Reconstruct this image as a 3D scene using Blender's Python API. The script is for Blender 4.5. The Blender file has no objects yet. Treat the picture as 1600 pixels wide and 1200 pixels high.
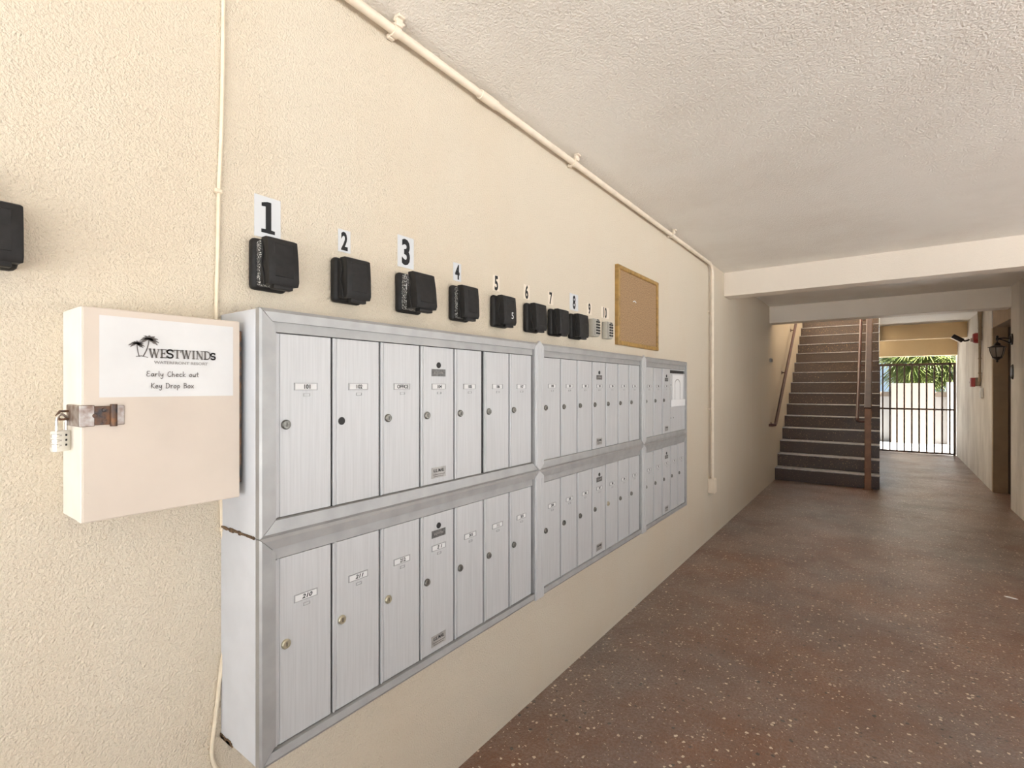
import bpy, bmesh, math, random
from mathutils import Vector, Matrix, Euler
random.seed(7)
SC = bpy.context.scene
COL = SC.collection
R = math.radians

# ------------------------------------------------------------------ camera
FPX, VX, HY, H = 775.0, 1370.0, 604.0, 1.35       # focal length, corridor vanishing point, eye height (1600x1200 frame)
TH = math.atan((VX - 800) / FPX)
CT, ST = math.cos(TH), math.sin(TH)
cam = bpy.data.cameras.new('camera')
cam.sensor_width = 36.0
cam.lens = 36.0 * FPX / 1600.0
cam.shift_y = (HY - 600) / 1600.0
cam.clip_start = 0.02
camo = bpy.data.objects.new('camera', cam)
camo.location = (0, 0, H)
camo.rotation_euler = (R(90), 0, TH)
COL.objects.link(camo)
SC.camera = camo

# ------------------------------------------------------------------ sky, sun, exposure
SKY = (0.60, 0.80, 1.0)
SKY_STRENGTH = 0.5
SUN_STRENGTH = 30.0
EXPOSURE = 0.84
w = bpy.data.worlds.new('sky'); SC.world = w
w.use_nodes = True
bg = w.node_tree.nodes['Background']
bg.inputs['Color'].default_value = (*SKY, 1)
bg.inputs['Strength'].default_value = SKY_STRENGTH
sun = bpy.data.lights.new('sun', 'SUN')
sun.energy = SUN_STRENGTH
sun.angle = R(2.0)
sun.color = (1.0, 0.97, 0.93)
suno = bpy.data.objects.new('sun', sun)
suno.rotation_euler = Vector((-0.80, 0.30, -1.0)).to_track_quat('-Z', 'Y').to_euler()
suno.location = (6, -6, 12)
COL.objects.link(suno)
vs = SC.view_settings
SC.display_settings.display_device = 'sRGB'
vs.view_transform = 'Standard'
vs.look = 'None'
vs.exposure = EXPOSURE
vs.gamma = 1.0
vs.use_curve_mapping = False
SC.cycles.max_bounces = 12
SC.cycles.diffuse_bounces = 8
SC.cycles.use_denoising = True
SC.cycles.sample_clamp_indirect = 8.0

# ------------------------------------------------------------------ picture point -> point on a known plane of the place
def dirv(px, py):
    X = (px - 800) / FPX
    return (CT * X - ST, ST * X + CT, (HY - py) / FPX)
def onx(px, py, x):
    d = dirv(px, py); t = x / d[0]
    return d[1] * t, H + d[2] * t
def onz(px, py, z=0.0):
    d = dirv(px, py); t = (z - H) / d[2]
    return d[0] * t, d[1] * t
def onY(px, py, Y):
    d = dirv(px, py); t = Y / d[1]
    return d[0] * t, H + d[2] * t

# ------------------------------------------------------------------ mesh helpers
def NB(): return bmesh.new()
def box(bm, x0, x1, y0, y1, z0, z1, bev=0.0, seg=2):
    vs_ = bmesh.ops.create_cube(bm, size=1.0)['verts']
    for v in vs_:
        v.co = Vector((x0 + (v.co.x + .5) * (x1 - x0), y0 + (v.co.y + .5) * (y1 - y0), z0 + (v.co.z + .5) * (z1 - z0)))
    if bev:
        ed = list({e for v in vs_ for e in v.link_edges})
        bmesh.ops.bevel(bm, geom=ed, offset=bev, segments=seg, affect='EDGES', profile=.5)
    return bm
def prism(bm, pts, d0, d1, axis='x', bev=0.0, seg=2):
    def P(a, b, d):
        return {'x': (d, a, b), 'y': (a, d, b), 'z': (a, b, d)}[axis]
    A = [bm.verts.new(P(a, b, d0)) for a, b in pts]
    B_ = [bm.verts.new(P(a, b, d1)) for a, b in pts]
    n = len(pts)
    fs = [bm.faces.new(A[::-1]), bm.faces.new(B_)]
    for i in range(n):
        j = (i + 1) % n
        fs.append(bm.faces.new((A[i], A[j], B_[j], B_[i])))
    if bev:
        ed = list(fs[1].edges)
        bmesh.ops.bevel(bm, geom=ed, offset=bev, segments=seg, affect='EDGES', profile=.5)
    return bm
def tube(bm, pts, r, n=10):
    pts = [Vector(p) for p in pts]
    rs = r if isinstance(r, (list, tuple)) else [r] * len(pts)
    t0 = (pts[1] - pts[0]).normalized()
    nrm = t0.orthogonal().normalized()
    rings = []
    for i, p in enumerate(pts):
        if i == 0: t = (pts[1] - pts[0]).normalized()
        elif i == len(pts) - 1: t = (pts[-1] - pts[-2]).normalized()
        else: t = ((pts[i + 1] - p).normalized() + (p - pts[i - 1]).normalized()).normalized()
        nrm = (nrm - t * nrm.dot(t)).normalized()
        b = t.cross(nrm)
        rings.append([bm.verts.new(p + (nrm * math.cos(a) + b * math.sin(a)) * rs[i]) for a in [2 * math.pi * k / n for k in range(n)]])
    for i in range(len(rings) - 1):
        for k in range(n):
            bm.faces.new((rings[i][k], rings[i][(k + 1) % n], rings[i + 1][(k + 1) % n], rings[i + 1][k]))
    bm.faces.new(rings[0][::-1]); bm.faces.new(rings[-1])
    return bm
def lathe(bm, prof, c=(0, 0, 0), axis='z', n=20, sx=1.0, sy=1.0):
    rings = []
    for r, h in prof:
        ring = []
        for k in range(n):
            a = 2 * math.pi * k / n
            u, v = r * math.cos(a) * sx, r * math.sin(a) * sy
            p = {'z': (u, v, h), 'x': (h, u, v), 'y': (u, h, v)}[axis]
            ring.append(bm.verts.new((c[0] + p[0], c[1] + p[1], c[2] + p[2])))
        rings.append(ring)
    for i in range(len(rings) - 1):
        for k in range(n):
            bm.faces.new((rings[i][k], rings[i][(k + 1) % n], rings[i + 1][(k + 1) % n], rings[i + 1][k]))
    bm.faces.new(rings[0][::-1]); bm.faces.new(rings[-1])
    return bm
def stroke(bm, poly, wd, x, dx=0.0003):
    """flat printed line in the y-z plane"""
    for (a, b), (c, d) in zip(poly[:-1], poly[1:]):
        v = Vector((c - a, d - b)); L = v.length
        if L < 1e-7: continue
        v /= L; nn = Vector((-v.y, v.x)) * wd / 2; e = v * wd * .35
        q = [(a - e.x + nn.x, b - e.y + nn.y), (a - e.x - nn.x, b - e.y - nn.y), (c + e.x - nn.x, d + e.y - nn.y), (c + e.x + nn.x, d + e.y + nn.y)]
        prism(bm, q, x, x + dx)
    return bm
def to_mesh(name, bm, mat, smooth=False):
    bmesh.ops.recalc_face_normals(bm, faces=bm.faces[:])
    me = bpy.data.meshes.new(name)
    bm.to_mesh(me); bm.free()
    if smooth:
        me.polygons.foreach_set('use_smooth', [True] * len(me.polygons))
        try: me.set_sharp_from_angle(angle=R(38))
        except Exception: pass
    me.materials.append(mat)
    return me
def link(name, me, parent=None, loc=(0, 0, 0), rot=None):
    o = bpy.data.objects.new(name, me)
    COL.objects.link(o)
    o.location = loc
    if rot: o.rotation_euler = rot
    if parent: o.parent = parent
    return o
def obj(name, bm, mat, parent=None, smooth=False, loc=(0, 0, 0), rot=None):
    return link(name, to_mesh(name, bm, mat, smooth), parent, loc, rot)
def tag(o, label, cat, group=None):
    o['label'] = label; o['category'] = cat
    if group: o['group'] = group
    return o
def thing(name, label, cat, loc=(0, 0, 0), group=None, rot=None):
    o = bpy.data.objects.new(name, None)
    o.empty_display_size = .05
    COL.objects.link(o); o.location = loc
    if rot: o.rotation_euler = rot
    return tag(o, label, cat, group)
def struct(name, bm, mat, label, parent=None, smooth=False):
    o = obj(name, bm, mat, parent, smooth)
    o['kind'] = 'structure'; o['label'] = label
    return o
_tc = {}
def text_mesh(s, size, mat, sx=1.0, off=0.0, shear=0.0):
    """lettering in the y-z plane, centred, facing +x"""
    k = (s, size, mat.name, sx, off, shear)
    if k in _tc: return _tc[k]
    c = bpy.data.curves.new('lettering', 'FONT')
    c.body = s; c.size = size; c.offset = off; c.shear = shear; c.resolution_u = 3
    c.extrude = 0.0002
    c.align_x = 'LEFT'; c.align_y = 'BOTTOM_BASELINE'
    o = bpy.data.objects.new('lettering', c)
    COL.objects.link(o)
    dg = bpy.context.evaluated_depsgraph_get()
    me = bpy.data.meshes.new_from_object(o.evaluated_get(dg))
    COL.objects.unlink(o); bpy.data.objects.remove(o); bpy.data.curves.remove(c)
    X = [v.co.x for v in me.vertices]; Yv = [v.co.y for v in me.vertices]
    cx, cy = (min(X) + max(X)) / 2, (min(Yv) + max(Yv)) / 2
    for v in me.vertices:
        x, y, z = v.co
        v.co = (z + .0002, (x - cx) * sx, y - cy)
    me.name = 'lettering'
    me.materials.clear(); me.materials.append(mat)
    _tc[k] = me
    return me

# ------------------------------------------------------------------ materials
def mat(name, col, rough=.6, metal=0.0, var=0.0, vscale=30.0, bump=0.0, bscale=120.0, bdist=.003, stretch=(1, 1, 1), col2=None, spec=None):
    m = bpy.data.materials.new(name); m.use_nodes = True
    nt = m.node_tree; N = nt.nodes; L = nt.links
    p = N['Principled BSDF']
    p.inputs['Base Color'].default_value = (*col, 1)
    p.inputs['Roughness'].default_value = rough
    p.inputs['Metallic'].default_value = metal
    if spec is not None: p.inputs['Specular IOR Level'].default_value = spec
    geo = N.new('ShaderNodeNewGeometry')
    mp = N.new('ShaderNodeMapping'); mp.inputs['Scale'].default_value = stretch
    L.new(geo.outputs['Position'], mp.inputs['Vector'])
    if var:
        nz = N.new('ShaderNodeTexNoise'); nz.inputs['Scale'].default_value = vscale; nz.inputs['Detail'].default_value = 4
        L.new(mp.outputs['Vector'], nz.inputs['Vector'])
        mx = N.new('ShaderNodeMix'); mx.data_type = 'RGBA'
        c2 = col2 or tuple(max(0, c * (1 - var)) for c in col)
        c1 = col if col2 else tuple(min(1, c * (1 + var * .5)) for c in col)
        mx.inputs[6].default_value = (*c1, 1); mx.inputs[7].default_value = (*c2, 1)
        rp = N.new('ShaderNodeValToRGB'); rp.color_ramp.elements[0].position = .35; rp.color_ramp.elements[1].position = .68
        L.new(nz.outputs['Fac'], rp.inputs['Fac']); L.new(rp.outputs['Color'], mx.inputs[0])
        L.new(mx.outputs[2], p.inputs['Base Color'])
    if bump:
        nb = N.new('ShaderNodeTexNoise'); nb.inputs['Scale'].default_value = bscale; nb.inputs['Detail'].default_value = 3
        L.new(geo.outputs['Position'], nb.inputs['Vector'])
        bp = N.new('ShaderNodeBump'); bp.inputs['Strength'].default_value = bump; bp.inputs['Distance'].default_value = bdist
        L.new(nb.outputs['Fac'], bp.inputs['Height']); L.new(bp.outputs['Normal'], p.inputs['Normal'])
    return m

def stucco(name, col, scale=75, dist=.006, strength=.7, stain=(.62, .52, .40), stain_amt=.35, rough=.8):
    m = mat(name, col, rough)
    nt = m.node_tree; N = nt.nodes; L = nt.links; p = N['Principled BSDF']
    geo = N.new('ShaderNodeNewGeometry')
    n1 = N.new('ShaderNodeTexNoise'); n1.inputs['Scale'].default_value = scale; n1.inputs['Detail'].default_value = 2.5; n1.inputs['Distortion'].default_value = 0
    n2 = N.new('ShaderNodeTexNoise'); n2.inputs['Scale'].default_value = 1.3; n2.inputs['Detail'].default_value = 6; n2.inputs['Roughness'].default_value = .65
    mp = N.new('ShaderNodeMapping'); mp.inputs['Scale'].default_value = (1.4, 1.4, .55)
    L.new(geo.outputs['Position'], mp.inputs['Vector']); L.new(mp.outputs['Vector'], n2.inputs['Vector'])
    L.new(geo.outputs['Position'], n1.inputs['Vector'])
    rp = N.new('ShaderNodeValToRGB'); rp.color_ramp.elements[0].position = .42; rp.color_ramp.elements[1].position = .78
    L.new(n2.outputs['Fac'], rp.inputs['Fac'])
    ml = N.new('ShaderNodeMath'); ml.operation = 'MULTIPLY'; ml.inputs[1].default_value = stain_amt
    L.new(rp.outputs['Color'], ml.inputs[0])
    mx = N.new('ShaderNodeMix'); mx.data_type = 'RGBA'
    mx.inputs[6].default_value = (*col, 1); mx.inputs[7].default_value = (*stain, 1)
    L.new(ml.outputs[0], mx.inputs[0]); L.new(mx.outputs[2], p.inputs['Base Color'])
    bp = N.new('ShaderNodeBump'); bp.inputs['Strength'].default_value = strength; bp.inputs['Distance'].default_value = dist
    L.new(n1.outputs['Fac'], bp.inputs['Height']); L.new(bp.outputs['Normal'], p.inputs['Normal'])
    return m

def speckle_floor(name, base, base2, chip, dark, cs=55.0, rough=(.28, .55), wet=.5, chip_t=.80, chip_r=.26, coat=0.0):
    m = mat(name, base, .4)
    nt = m.node_tree; N = nt.nodes; L = nt.links; p = N['Principled BSDF']
    geo = N.new('ShaderNodeNewGeometry')
    def mixc(f, a, b):
        x = N.new('ShaderNodeMix'); x.data_type = 'RGBA'
        L.new(f, x.inputs[0])
        for i, c in ((6, a), (7, b)):
            if isinstance(c, tuple): x.inputs[i].default_value = (*c, 1)
            else: L.new(c, x.inputs[i])
        return x.outputs[2]
    def math_(op, a, b):
        x = N.new('ShaderNodeMath'); x.operation = op
        for i, c in ((0, a), (1, b)):
            if isinstance(c, (int, float)): x.inputs[i].default_value = c
            else: L.new(c, x.inputs[i])
        return x.outputs[0]
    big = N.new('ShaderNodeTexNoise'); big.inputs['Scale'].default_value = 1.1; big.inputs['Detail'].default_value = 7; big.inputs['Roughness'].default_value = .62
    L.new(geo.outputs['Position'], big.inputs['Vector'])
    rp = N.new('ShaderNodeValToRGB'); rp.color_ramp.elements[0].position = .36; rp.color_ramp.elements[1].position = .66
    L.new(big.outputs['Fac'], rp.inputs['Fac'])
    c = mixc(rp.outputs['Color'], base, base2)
    fine = N.new('ShaderNodeTexNoise'); fine.inputs['Scale'].default_value = 190; fine.inputs['Detail'].default_value = 2
    L.new(geo.outputs['Position'], fine.inputs['Vector'])
    f = math_('MULTIPLY', math_('SUBTRACT', fine.outputs['Fac'], .36), 2.2)
    c = mixc(f, c, tuple(x * .45 for x in base))
    wn = N.new('ShaderNodeTexNoise'); wn.inputs['Scale'].default_value = 110; wn.inputs['Detail'].default_value = 1
    L.new(geo.outputs['Position'], wn.inputs['Vector'])
    ws = N.new('ShaderNodeVectorMath'); ws.operation = 'SCALE'; ws.inputs['Scale'].default_value = .012
    L.new(wn.outputs['Color'], ws.inputs[0])
    warp = N.new('ShaderNodeVectorMath'); warp.operation = 'ADD'
    L.new(geo.outputs['Position'], warp.inputs[0]); L.new(ws.outputs[0], warp.inputs[1])
    for scale, col, t, r in ((cs, chip, chip_t, chip_r), (cs * 1.9, chip, chip_t - .05, .24), (cs * .85, dark, .85, .30)):
        vo = N.new('ShaderNodeTexVoronoi'); vo.inputs['Scale'].default_value = scale
        L.new(warp.outputs[0], vo.inputs['Vector'])
        sep = N.new('ShaderNodeSeparateColor'); L.new(vo.outputs['Color'], sep.inputs['Color'])
        a = math_('LESS_THAN', vo.outputs['Distance'], math_('MULTIPLY', sep.outputs[1], r * 1.25))
        b = math_('GREATER_THAN', sep.outputs[0], t)
        c = mixc(math_('MULTIPLY', a, b), c, col)
    L.new(c, p.inputs['Base Color'])
    ro = N.new('ShaderNodeMapRange'); ro.inputs['From Min'].default_value = .35; ro.inputs['From Max'].default_value = .65
    ro.inputs['To Min'].default_value = rough[1]; ro.inputs['To Max'].default_value = rough[0]
    n3 = N.new('ShaderNodeTexNoise'); n3.inputs['Scale'].default_value = 1.3; n3.inputs['Detail'].default_value = 1
    L.new(geo.outputs['Position'], n3.inputs['Vector']); L.new(n3.outputs['Fac'], ro.inputs['Value'])
    L.new(ro.outputs[0], p.inputs['Roughness'])
    nb = N.new('ShaderNodeTexNoise'); nb.inputs['Scale'].default_value = 30; nb.inputs['Detail'].default_value = 2; nb.inputs['Roughness'].default_value = .6
    L.new(geo.outputs['Position'], nb.inputs['Vector'])
    bp = N.new('ShaderNodeBump'); bp.inputs['Strength'].default_value = wet; bp.inputs['Distance'].default_value = .006
    L.new(nb.outputs['Fac'], bp.inputs['Height'])
    nf = N.new('ShaderNodeTexNoise'); nf.inputs['Scale'].default_value = 170; nf.inputs['Detail'].default_value = 3
    L.new(geo.outputs['Position'], nf.inputs['Vector'])
    b2 = N.new('ShaderNodeBump'); b2.inputs['Strength'].default_value = wet; b2.inputs['Distance'].default_value = .003
    L.new(nf.outputs['Fac'], b2.inputs['Height']); L.new(bp.outputs['Normal'], b2.inputs['Normal'])
    L.new(b2.outputs['Normal'], p.inputs['Normal'])
    p.inputs['Specular IOR Level'].default_value = 1.0
    if coat:      # sealer worn through in patches and grains
        nw = N.new('ShaderNodeTexNoise'); nw.inputs['Scale'].default_value = 1.7; nw.inputs['Detail'].default_value = 9; nw.inputs['Roughness'].default_value = .72
        L.new(geo.outputs['Position'], nw.inputs['Vector'])
        rw = N.new('ShaderNodeValToRGB'); rw.color_ramp.elements[0].position = .40; rw.color_ramp.elements[1].position = .60
        L.new(nw.outputs['Fac'], rw.inputs['Fac'])
        ng = N.new('ShaderNodeTexNoise'); ng.inputs['Scale'].default_value = 95; ng.inputs['Detail'].default_value = 2
        L.new(geo.outputs['Position'], ng.inputs['Vector'])
        rg = N.new('ShaderNodeValToRGB'); rg.color_ramp.elements[0].position = .38; rg.color_ramp.elements[1].position = .60
        L.new(ng.outputs['Fac'], rg.inputs['Fac'])
        L.new(math_('MULTIPLY', math_('ADD', math_('MULTIPLY', rw.outputs['Color'], .75), .25), math_('ADD', math_('MULTIPLY', rg.outputs['Color'], .7), .3)), p.inputs['Coat Weight'])
    p.inputs['Coat Roughness'].default_value = .30
    p.inputs['Coat IOR'].default_value = 2.0
    L.new(b2.outputs['Normal'], p.inputs['Coat Normal'])
    return m

M = {}
M['wall'] = stucco('cream_stucco', (.62, .55, .44), 235, .0055, .9, (.60, .46, .30), .35)
M['wall_r'] = stucco('pale_stucco', (.86, .82, .76), 170, .007, .9, (.42, .37, .32), .85)
M['ceil'] = stucco('ceiling_stucco', (.84, .815, .76), 130, .006, .9, (.58, .51, .43), .3, .5)
M['beam'] = stucco('beam_stucco', (.74, .67, .58), 150, .003, .6, (.58, .52, .44), .25, .5)
M['beam_y'] = stucco('tan_beam_stucco', (.88, .68, .40), 90, .004, .6, (.82, .63, .37), .25)
M['floor'] = speckle_floor('speckled_epoxy', (.225, .094, .044), (.185, .152, .142), (.72, .62, .50), (.02, .018, .018), rough=(.29, .38), chip_t=.74, chip_r=.33, wet=.8, coat=.9)  # second colour greys the floor in patches, standing in for reflected sheen
M['stair'] = speckle_floor('speckled_stair', (.075, .036, .017), (.060, .030, .015), (.42, .25, .10), (.015, .01, .01), cs=70, rough=(.45, .6), wet=.2, chip_t=.70, chip_r=.28)
M['nosing'] = mat('worn_nosing', (.42, .40, .40), .55, var=.3, vscale=25)
M['door'] = mat('satin_aluminium', (.48, .485, .49), .42, .25, var=.07, vscale=14, stretch=(1, 16, .5))
M['frame'] = mat('grey_aluminium', (.36, .36, .355), .42, .45, var=.10, vscale=9, stretch=(1, 2, 2))
M['house'] = mat('painted_steel_side', (.60, .62, .66), .5, .1, var=.10, vscale=7)
M['cavity'] = mat('dark_gap', (.03, .03, .03), .8)
M['lock'] = mat('dull_nickel', (.20, .195, .175), .35, .85, var=.3, vscale=200)
M['brass'] = mat('dull_brass', (.50, .46, .34), .3, .9)
M['black'] = mat('key_slot_black', (.012, .012, .012), .6)
M['card'] = mat('white_card', (.62, .62, .615), .6)
M['slot'] = mat('card_frame', (.66, .66, .655), .4, .3)
M['slot_d'] = mat('dark_card_frame', (.36, .36, .36), .5, .3)  # darker grey for the card frames and tag windows
M['ink'] = mat('black_ink', (.02, .02, .021), .7, spec=.2)
M['ink_g'] = mat('grey_ink', (.15, .138, .13), .8, spec=.1)
M['ink_l'] = mat('pale_ink', (.34, .33, .32), .8, spec=.1)
M['plate'] = mat('etched_plate', (.38, .37, .35), .4, .5, var=.2, vscale=60)
M['plate_d'] = mat('dark_etched_plate', (.14, .135, .13), .4, .5, var=.4, vscale=120)
M['boxw'] = mat('cream_painted_wood', (.58, .505, .43), .6, var=.08, vscale=5, bump=.12, bscale=40, bdist=.002)
M['boxs'] = mat('white_edge_paint', (.84, .80, .72), .6, var=.07, vscale=12)
M['paper'] = mat('sign_paper', (.60, .597, .59), .35, var=.035, vscale=14)
M['rust'] = mat('rusty_hasp', (.05, .05, .055), .55, .55, var=1, vscale=70, col2=(.20, .10, .05), bump=.4, bscale=150)
M['rust2'] = mat('worn_steel', (.45, .42, .40), .45, .7, var=1, vscale=60, col2=(.20, .13, .10))
M['chrome'] = mat('padlock_chrome', (.78, .76, .72), .22, .9)
M['pad'] = mat('padlock_body', (.76, .745, .70), .3, .5)
M['rub'] = mat('black_rubber', (.013, .012, .0115), .55, var=.3, vscale=60, bump=.15, bscale=200, bdist=.001, spec=.3)
M['grey_p'] = mat('grey_key_safe', (.40, .385, .34), .5, .2)
M['stk'] = mat('white_sticker', (.56, .575, .59), .5)
M['stk_c'] = mat('clear_sticker', (.72, .64, .53), .35)
M['gold'] = mat('golden_oak', (.34, .20, .055), .45, var=.3, vscale=10, stretch=(1, 4, 4))
M['cork'] = mat('cork', (.33, .21, .11), .9, var=.45, vscale=170, bump=.4, bscale=300, bdist=.001)
M['pipe'] = mat('painted_pipe', (.72, .63, .51), .5, var=.06, vscale=18)
M['cable'] = mat('painted_cable', (.74, .64, .49), .55, var=.08, vscale=30)
M['rail'] = mat('red_brown_rail', (.085, .028, .017), .45, var=.2, vscale=14)
M['post'] = mat('brown_post', (.30, .15, .08), .42, var=.25, vscale=9)
M['post_d'] = mat('dark_brown_rail', (.070, .033, .019), .45, var=.25, vscale=9)
M['gate'] = mat('bronze_gate_paint', (.12, .075, .055), .5)
M['jamb'] = mat('tan_jamb', (.40, .29, .18), .7, var=.1, vscale=6, bump=.2, bscale=90)
M['dark_door'] = mat('dark_brown_door', (.035, .022, .017), .5)
M['bronze'] = mat('dark_bronze', (.035, .025, .020), .35, .6)
M['frost'] = mat('frosted_glass', (.22, .19, .16), .3, 0)
M['red'] = mat('alarm_red', (.33, .03, .03), .4)
M['lens'] = mat('pale_lens', (.80, .62, .60), .2)
M['tan_pipe'] = mat('tan_conduit', (.33, .25, .17), .5, var=.15, vscale=20)
M['white'] = mat('white_plastic', (.80, .80, .78), .4)
M['fence'] = stucco('white_yard_wall', (.31, .305, .30), 60, .004, .4, (.27, .26, .25), .3)
M['fence_c'] = stucco('cream_pier', (.17, .14, .113), 60, .004, .4, (.14, .115, .095), .3)
M['ground'] = mat('pale_concrete', (.48, .50, .51), .8, var=.15, vscale=3, bump=.2, bscale=60)
M['ground_out'] = mat('white_paving', (.66, .65, .63), .8, var=.12, vscale=3, bump=.2, bscale=60)
M['frond'] = mat('palm_green', (.060, .10, .015), .5, var=1, vscale=6, col2=(.20, .22, .06))
M['trunk'] = mat('palm_trunk', (.20, .14, .09), .9, var=.4, vscale=20, bump=.6, bscale=30, bdist=.02)
M['litter'] = mat('paper_litter', (.85, .85, .84), .6)
M['rustdirt'] = mat('rust_dirt', (.14, .085, .045), .9, var=.5, vscale=120, bump=.6, bscale=200)
# black cover with worn white paint chips on the exposed key safe
def chips():
    m = mat('chipped_key_safe', (.02, .02, .02), .5)
    nt = m.node_tree; N = nt.nodes; L = nt.links
    geo = N.new('ShaderNodeNewGeometry')
    nz = N.new('ShaderNodeTexNoise'); nz.inputs['Scale'].default_value = 330; nz.inputs['Detail'].default_value = 3
    L.new(geo.outputs['Position'], nz.inputs['Vector'])
    rp = N.new('ShaderNodeValToRGB'); rp.color_ramp.elements[0].position = .55; rp.color_ramp.elements[1].position = .60
    rp.color_ramp.elements[0].color = (.02, .02, .02, 1); rp.color_ramp.elements[1].color = (.72, .72, .70, 1)
    L.new(nz.outputs['Fac'], rp.inputs['Fac']); L.new(rp.outputs['Color'], N['Principled BSDF'].inputs['Base Color'])
    return m
M['chips'] = chips()

# ================================================================== THE SETTING
WX = -1.194           # face of the mailbox wall
CZ = 2.45             # ceiling
BZ = 2.222            # underside of beams
RX = 1.19             # face of the right wall
Y0 = -2.8             # open end behind the camera
GY = 12.9             # gate
SY, RISE, TREAD = 8.07, 0.178, 0.237   # first riser, rise, going

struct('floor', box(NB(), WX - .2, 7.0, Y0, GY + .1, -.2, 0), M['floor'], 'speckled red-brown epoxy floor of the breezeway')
struct('wall_left', box(NB(), WX - .2, WX, Y0, GY + .3, 0, 7.0), M['wall'], 'cream stucco wall carrying the mailboxes')  # upper part, out of view, raised to bounce sun down the stairwell
# ceiling: over the passage, leaving the stairwell open
bm = NB()
box(bm, WX - .2, 7.0, Y0, 7.86, CZ, CZ + .25)  # reach to the right, out of view, widened to cut daylight near the camera
box(bm, 0.04, 2.2, 7.86, GY + .16, CZ, CZ + .12)
struct('ceiling', bm, M['ceil'], 'textured beige ceiling of the breezeway')
struct('trim_1', box(NB(), WX, 2.2, 5.09, 5.29, BZ, CZ + .01, .004), M['beam'], 'nearest painted beam crossing under the ceiling')
struct('trim_2', box(NB(), WX, 2.2, 7.62, 7.86, BZ, CZ + .01, .004), M['beam'], 'second painted beam in front of the stairs')
B3 = onx(1510, 524.7, 1.22)
struct('trim_3', box(NB(), 0.04, 1.6, B3[0], B3[0] + .2, 2.19, CZ + .01, .004), M['beam_y'], 'tan beam beyond the stairs, nearer of the two before the gate')
struct('trim_4', box(NB(), 0.04, 1.6, GY - .08, GY + .16, 1.965, CZ + .01, .004), M['beam_y'], 'tan header beam above the gate')
# unseen walls added above the ceiling to keep sun out of the stairwell
struct('wall_sunblock_passage', box(NB(), 0.04, 0.2, 7.86, GY + .3, CZ + .12, 4.4), M['beam'], 'unseen wall added to block sun, passage side of the stairwell')
struct('wall_sunblock_front', box(NB(), WX, 0.04, 7.70, 7.86, CZ + .25, 4.6), M['beam'], 'unseen wall added to block sun above the second beam')
# right wall: near length, door recess, far length
struct('wall_right', box(NB(), RX, RX + .35, 5.12, 7.66, 0, CZ), M['wall_r'], 'mottled pale stucco wall right, this side of the doorway')
bm = NB()
prism(bm, [(RX + .003, 8.80), (1.26, GY + .2), (1.75, GY + .2), (1.75, 8.80)], 0, CZ, 'z')
struct('wall_right_far', bm, M['wall_r'], 'pale stucco wall right of the gate passage')
struct('wall_recess', box(NB(), RX + .36, RX + .6, 7.5, 8.8, 0, CZ), M['dark_door'], 'dark back of the doorway recess')
struct('trim_5', box(NB(), RX + .001, RX + .34, 8.72, 8.80, 0, 2.1, .003), M['jamb'], 'tan jamb of the right doorway')
struct('trim_6', box(NB(), RX + .001, RX + .34, 7.66, 8.72, 2.1, CZ), M['jamb'], 'lintel above the right doorway')
d1 = struct('door_1', box(NB(), RX + .14, RX + .185, 7.67, 8.715, .01, 2.095, .003), M['dark_door'], 'dark brown door set back in the right wall')
bm = NB(); lathe(bm, [(.024, 0), (.024, .008), (.010, .012), (.010, .035), (.026, .045), (.028, .06), (.015, .07)], (0, 0, 0), 'x', 16)
for v in bm.verts: v.co.x = -v.co.x
obj('door_knob', bm, M['brass'], d1, True, (RX + .14, 7.76, 1.0))
# outside
struct('ground_outside', box(NB(), -14, 22, GY + .1, 30, -.25, -.04), M['ground_out'], 'pale sunlit concrete beyond the gate')
struct('ground_forecourt', box(NB(), 7.0, 30, -25, GY + .1, -.25, -.04), M['ground'], 'pale concrete forecourt at the open side')
struct('ground_approach', box(NB(), -14, 7.0, -25, Y0, -.25, -.04), M['ground'], 'pale concrete at the open near end')

# yard wall beyond the gate
FY = 15.8
fx = lambda px: onY(px, 604, FY)[0]
struct('wall_yard', box(NB(), -9, 14, FY, FY + .2, -.05, 1.10), M['fence'], 'white yard wall beyond the gate')
struct('trim_7', box(NB(), -9, 14, FY - .05, FY + .25, 1.10, 1.22, .004), M['fence_c'], 'beige coping of the white yard wall')
struct('wall_yard_pier', box(NB(), fx(1392), fx(1457), FY - .28, FY + .1, -.05, 1.43, .006), M['fence_c'], 'cream pier standing before the yard wall')
struct('wall_yard_raised', box(NB(), fx(1479), 14, FY - .15, FY + .1, -.05, 1.45, .006), M['fence'], 'taller white length of yard wall')

# ================================================================== STAIRS
st = thing('staircase', 'dark speckled staircase climbing behind the second beam', 'stairs', (0, 0, 0))
for n in range(1, 18):
    z = n * RISE; y = SY + (n - 1) * TREAD
    s = obj('step', box(NB(), WX + .001, 0.030, y, y + TREAD + .10, max(0.0, z - RISE - .22), z - .012), M['stair'], st)
    obj('tread', box(NB(), WX + .001, 0.036, y - .012, y + TREAD - .006, z - .012, z, .003, 1), M['nosing'], s)

def sloped(y0, z0, L):
    k = L / math.hypot(RISE, TREAD)
    return y0 + TREAD * k, z0 + RISE * k
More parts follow.
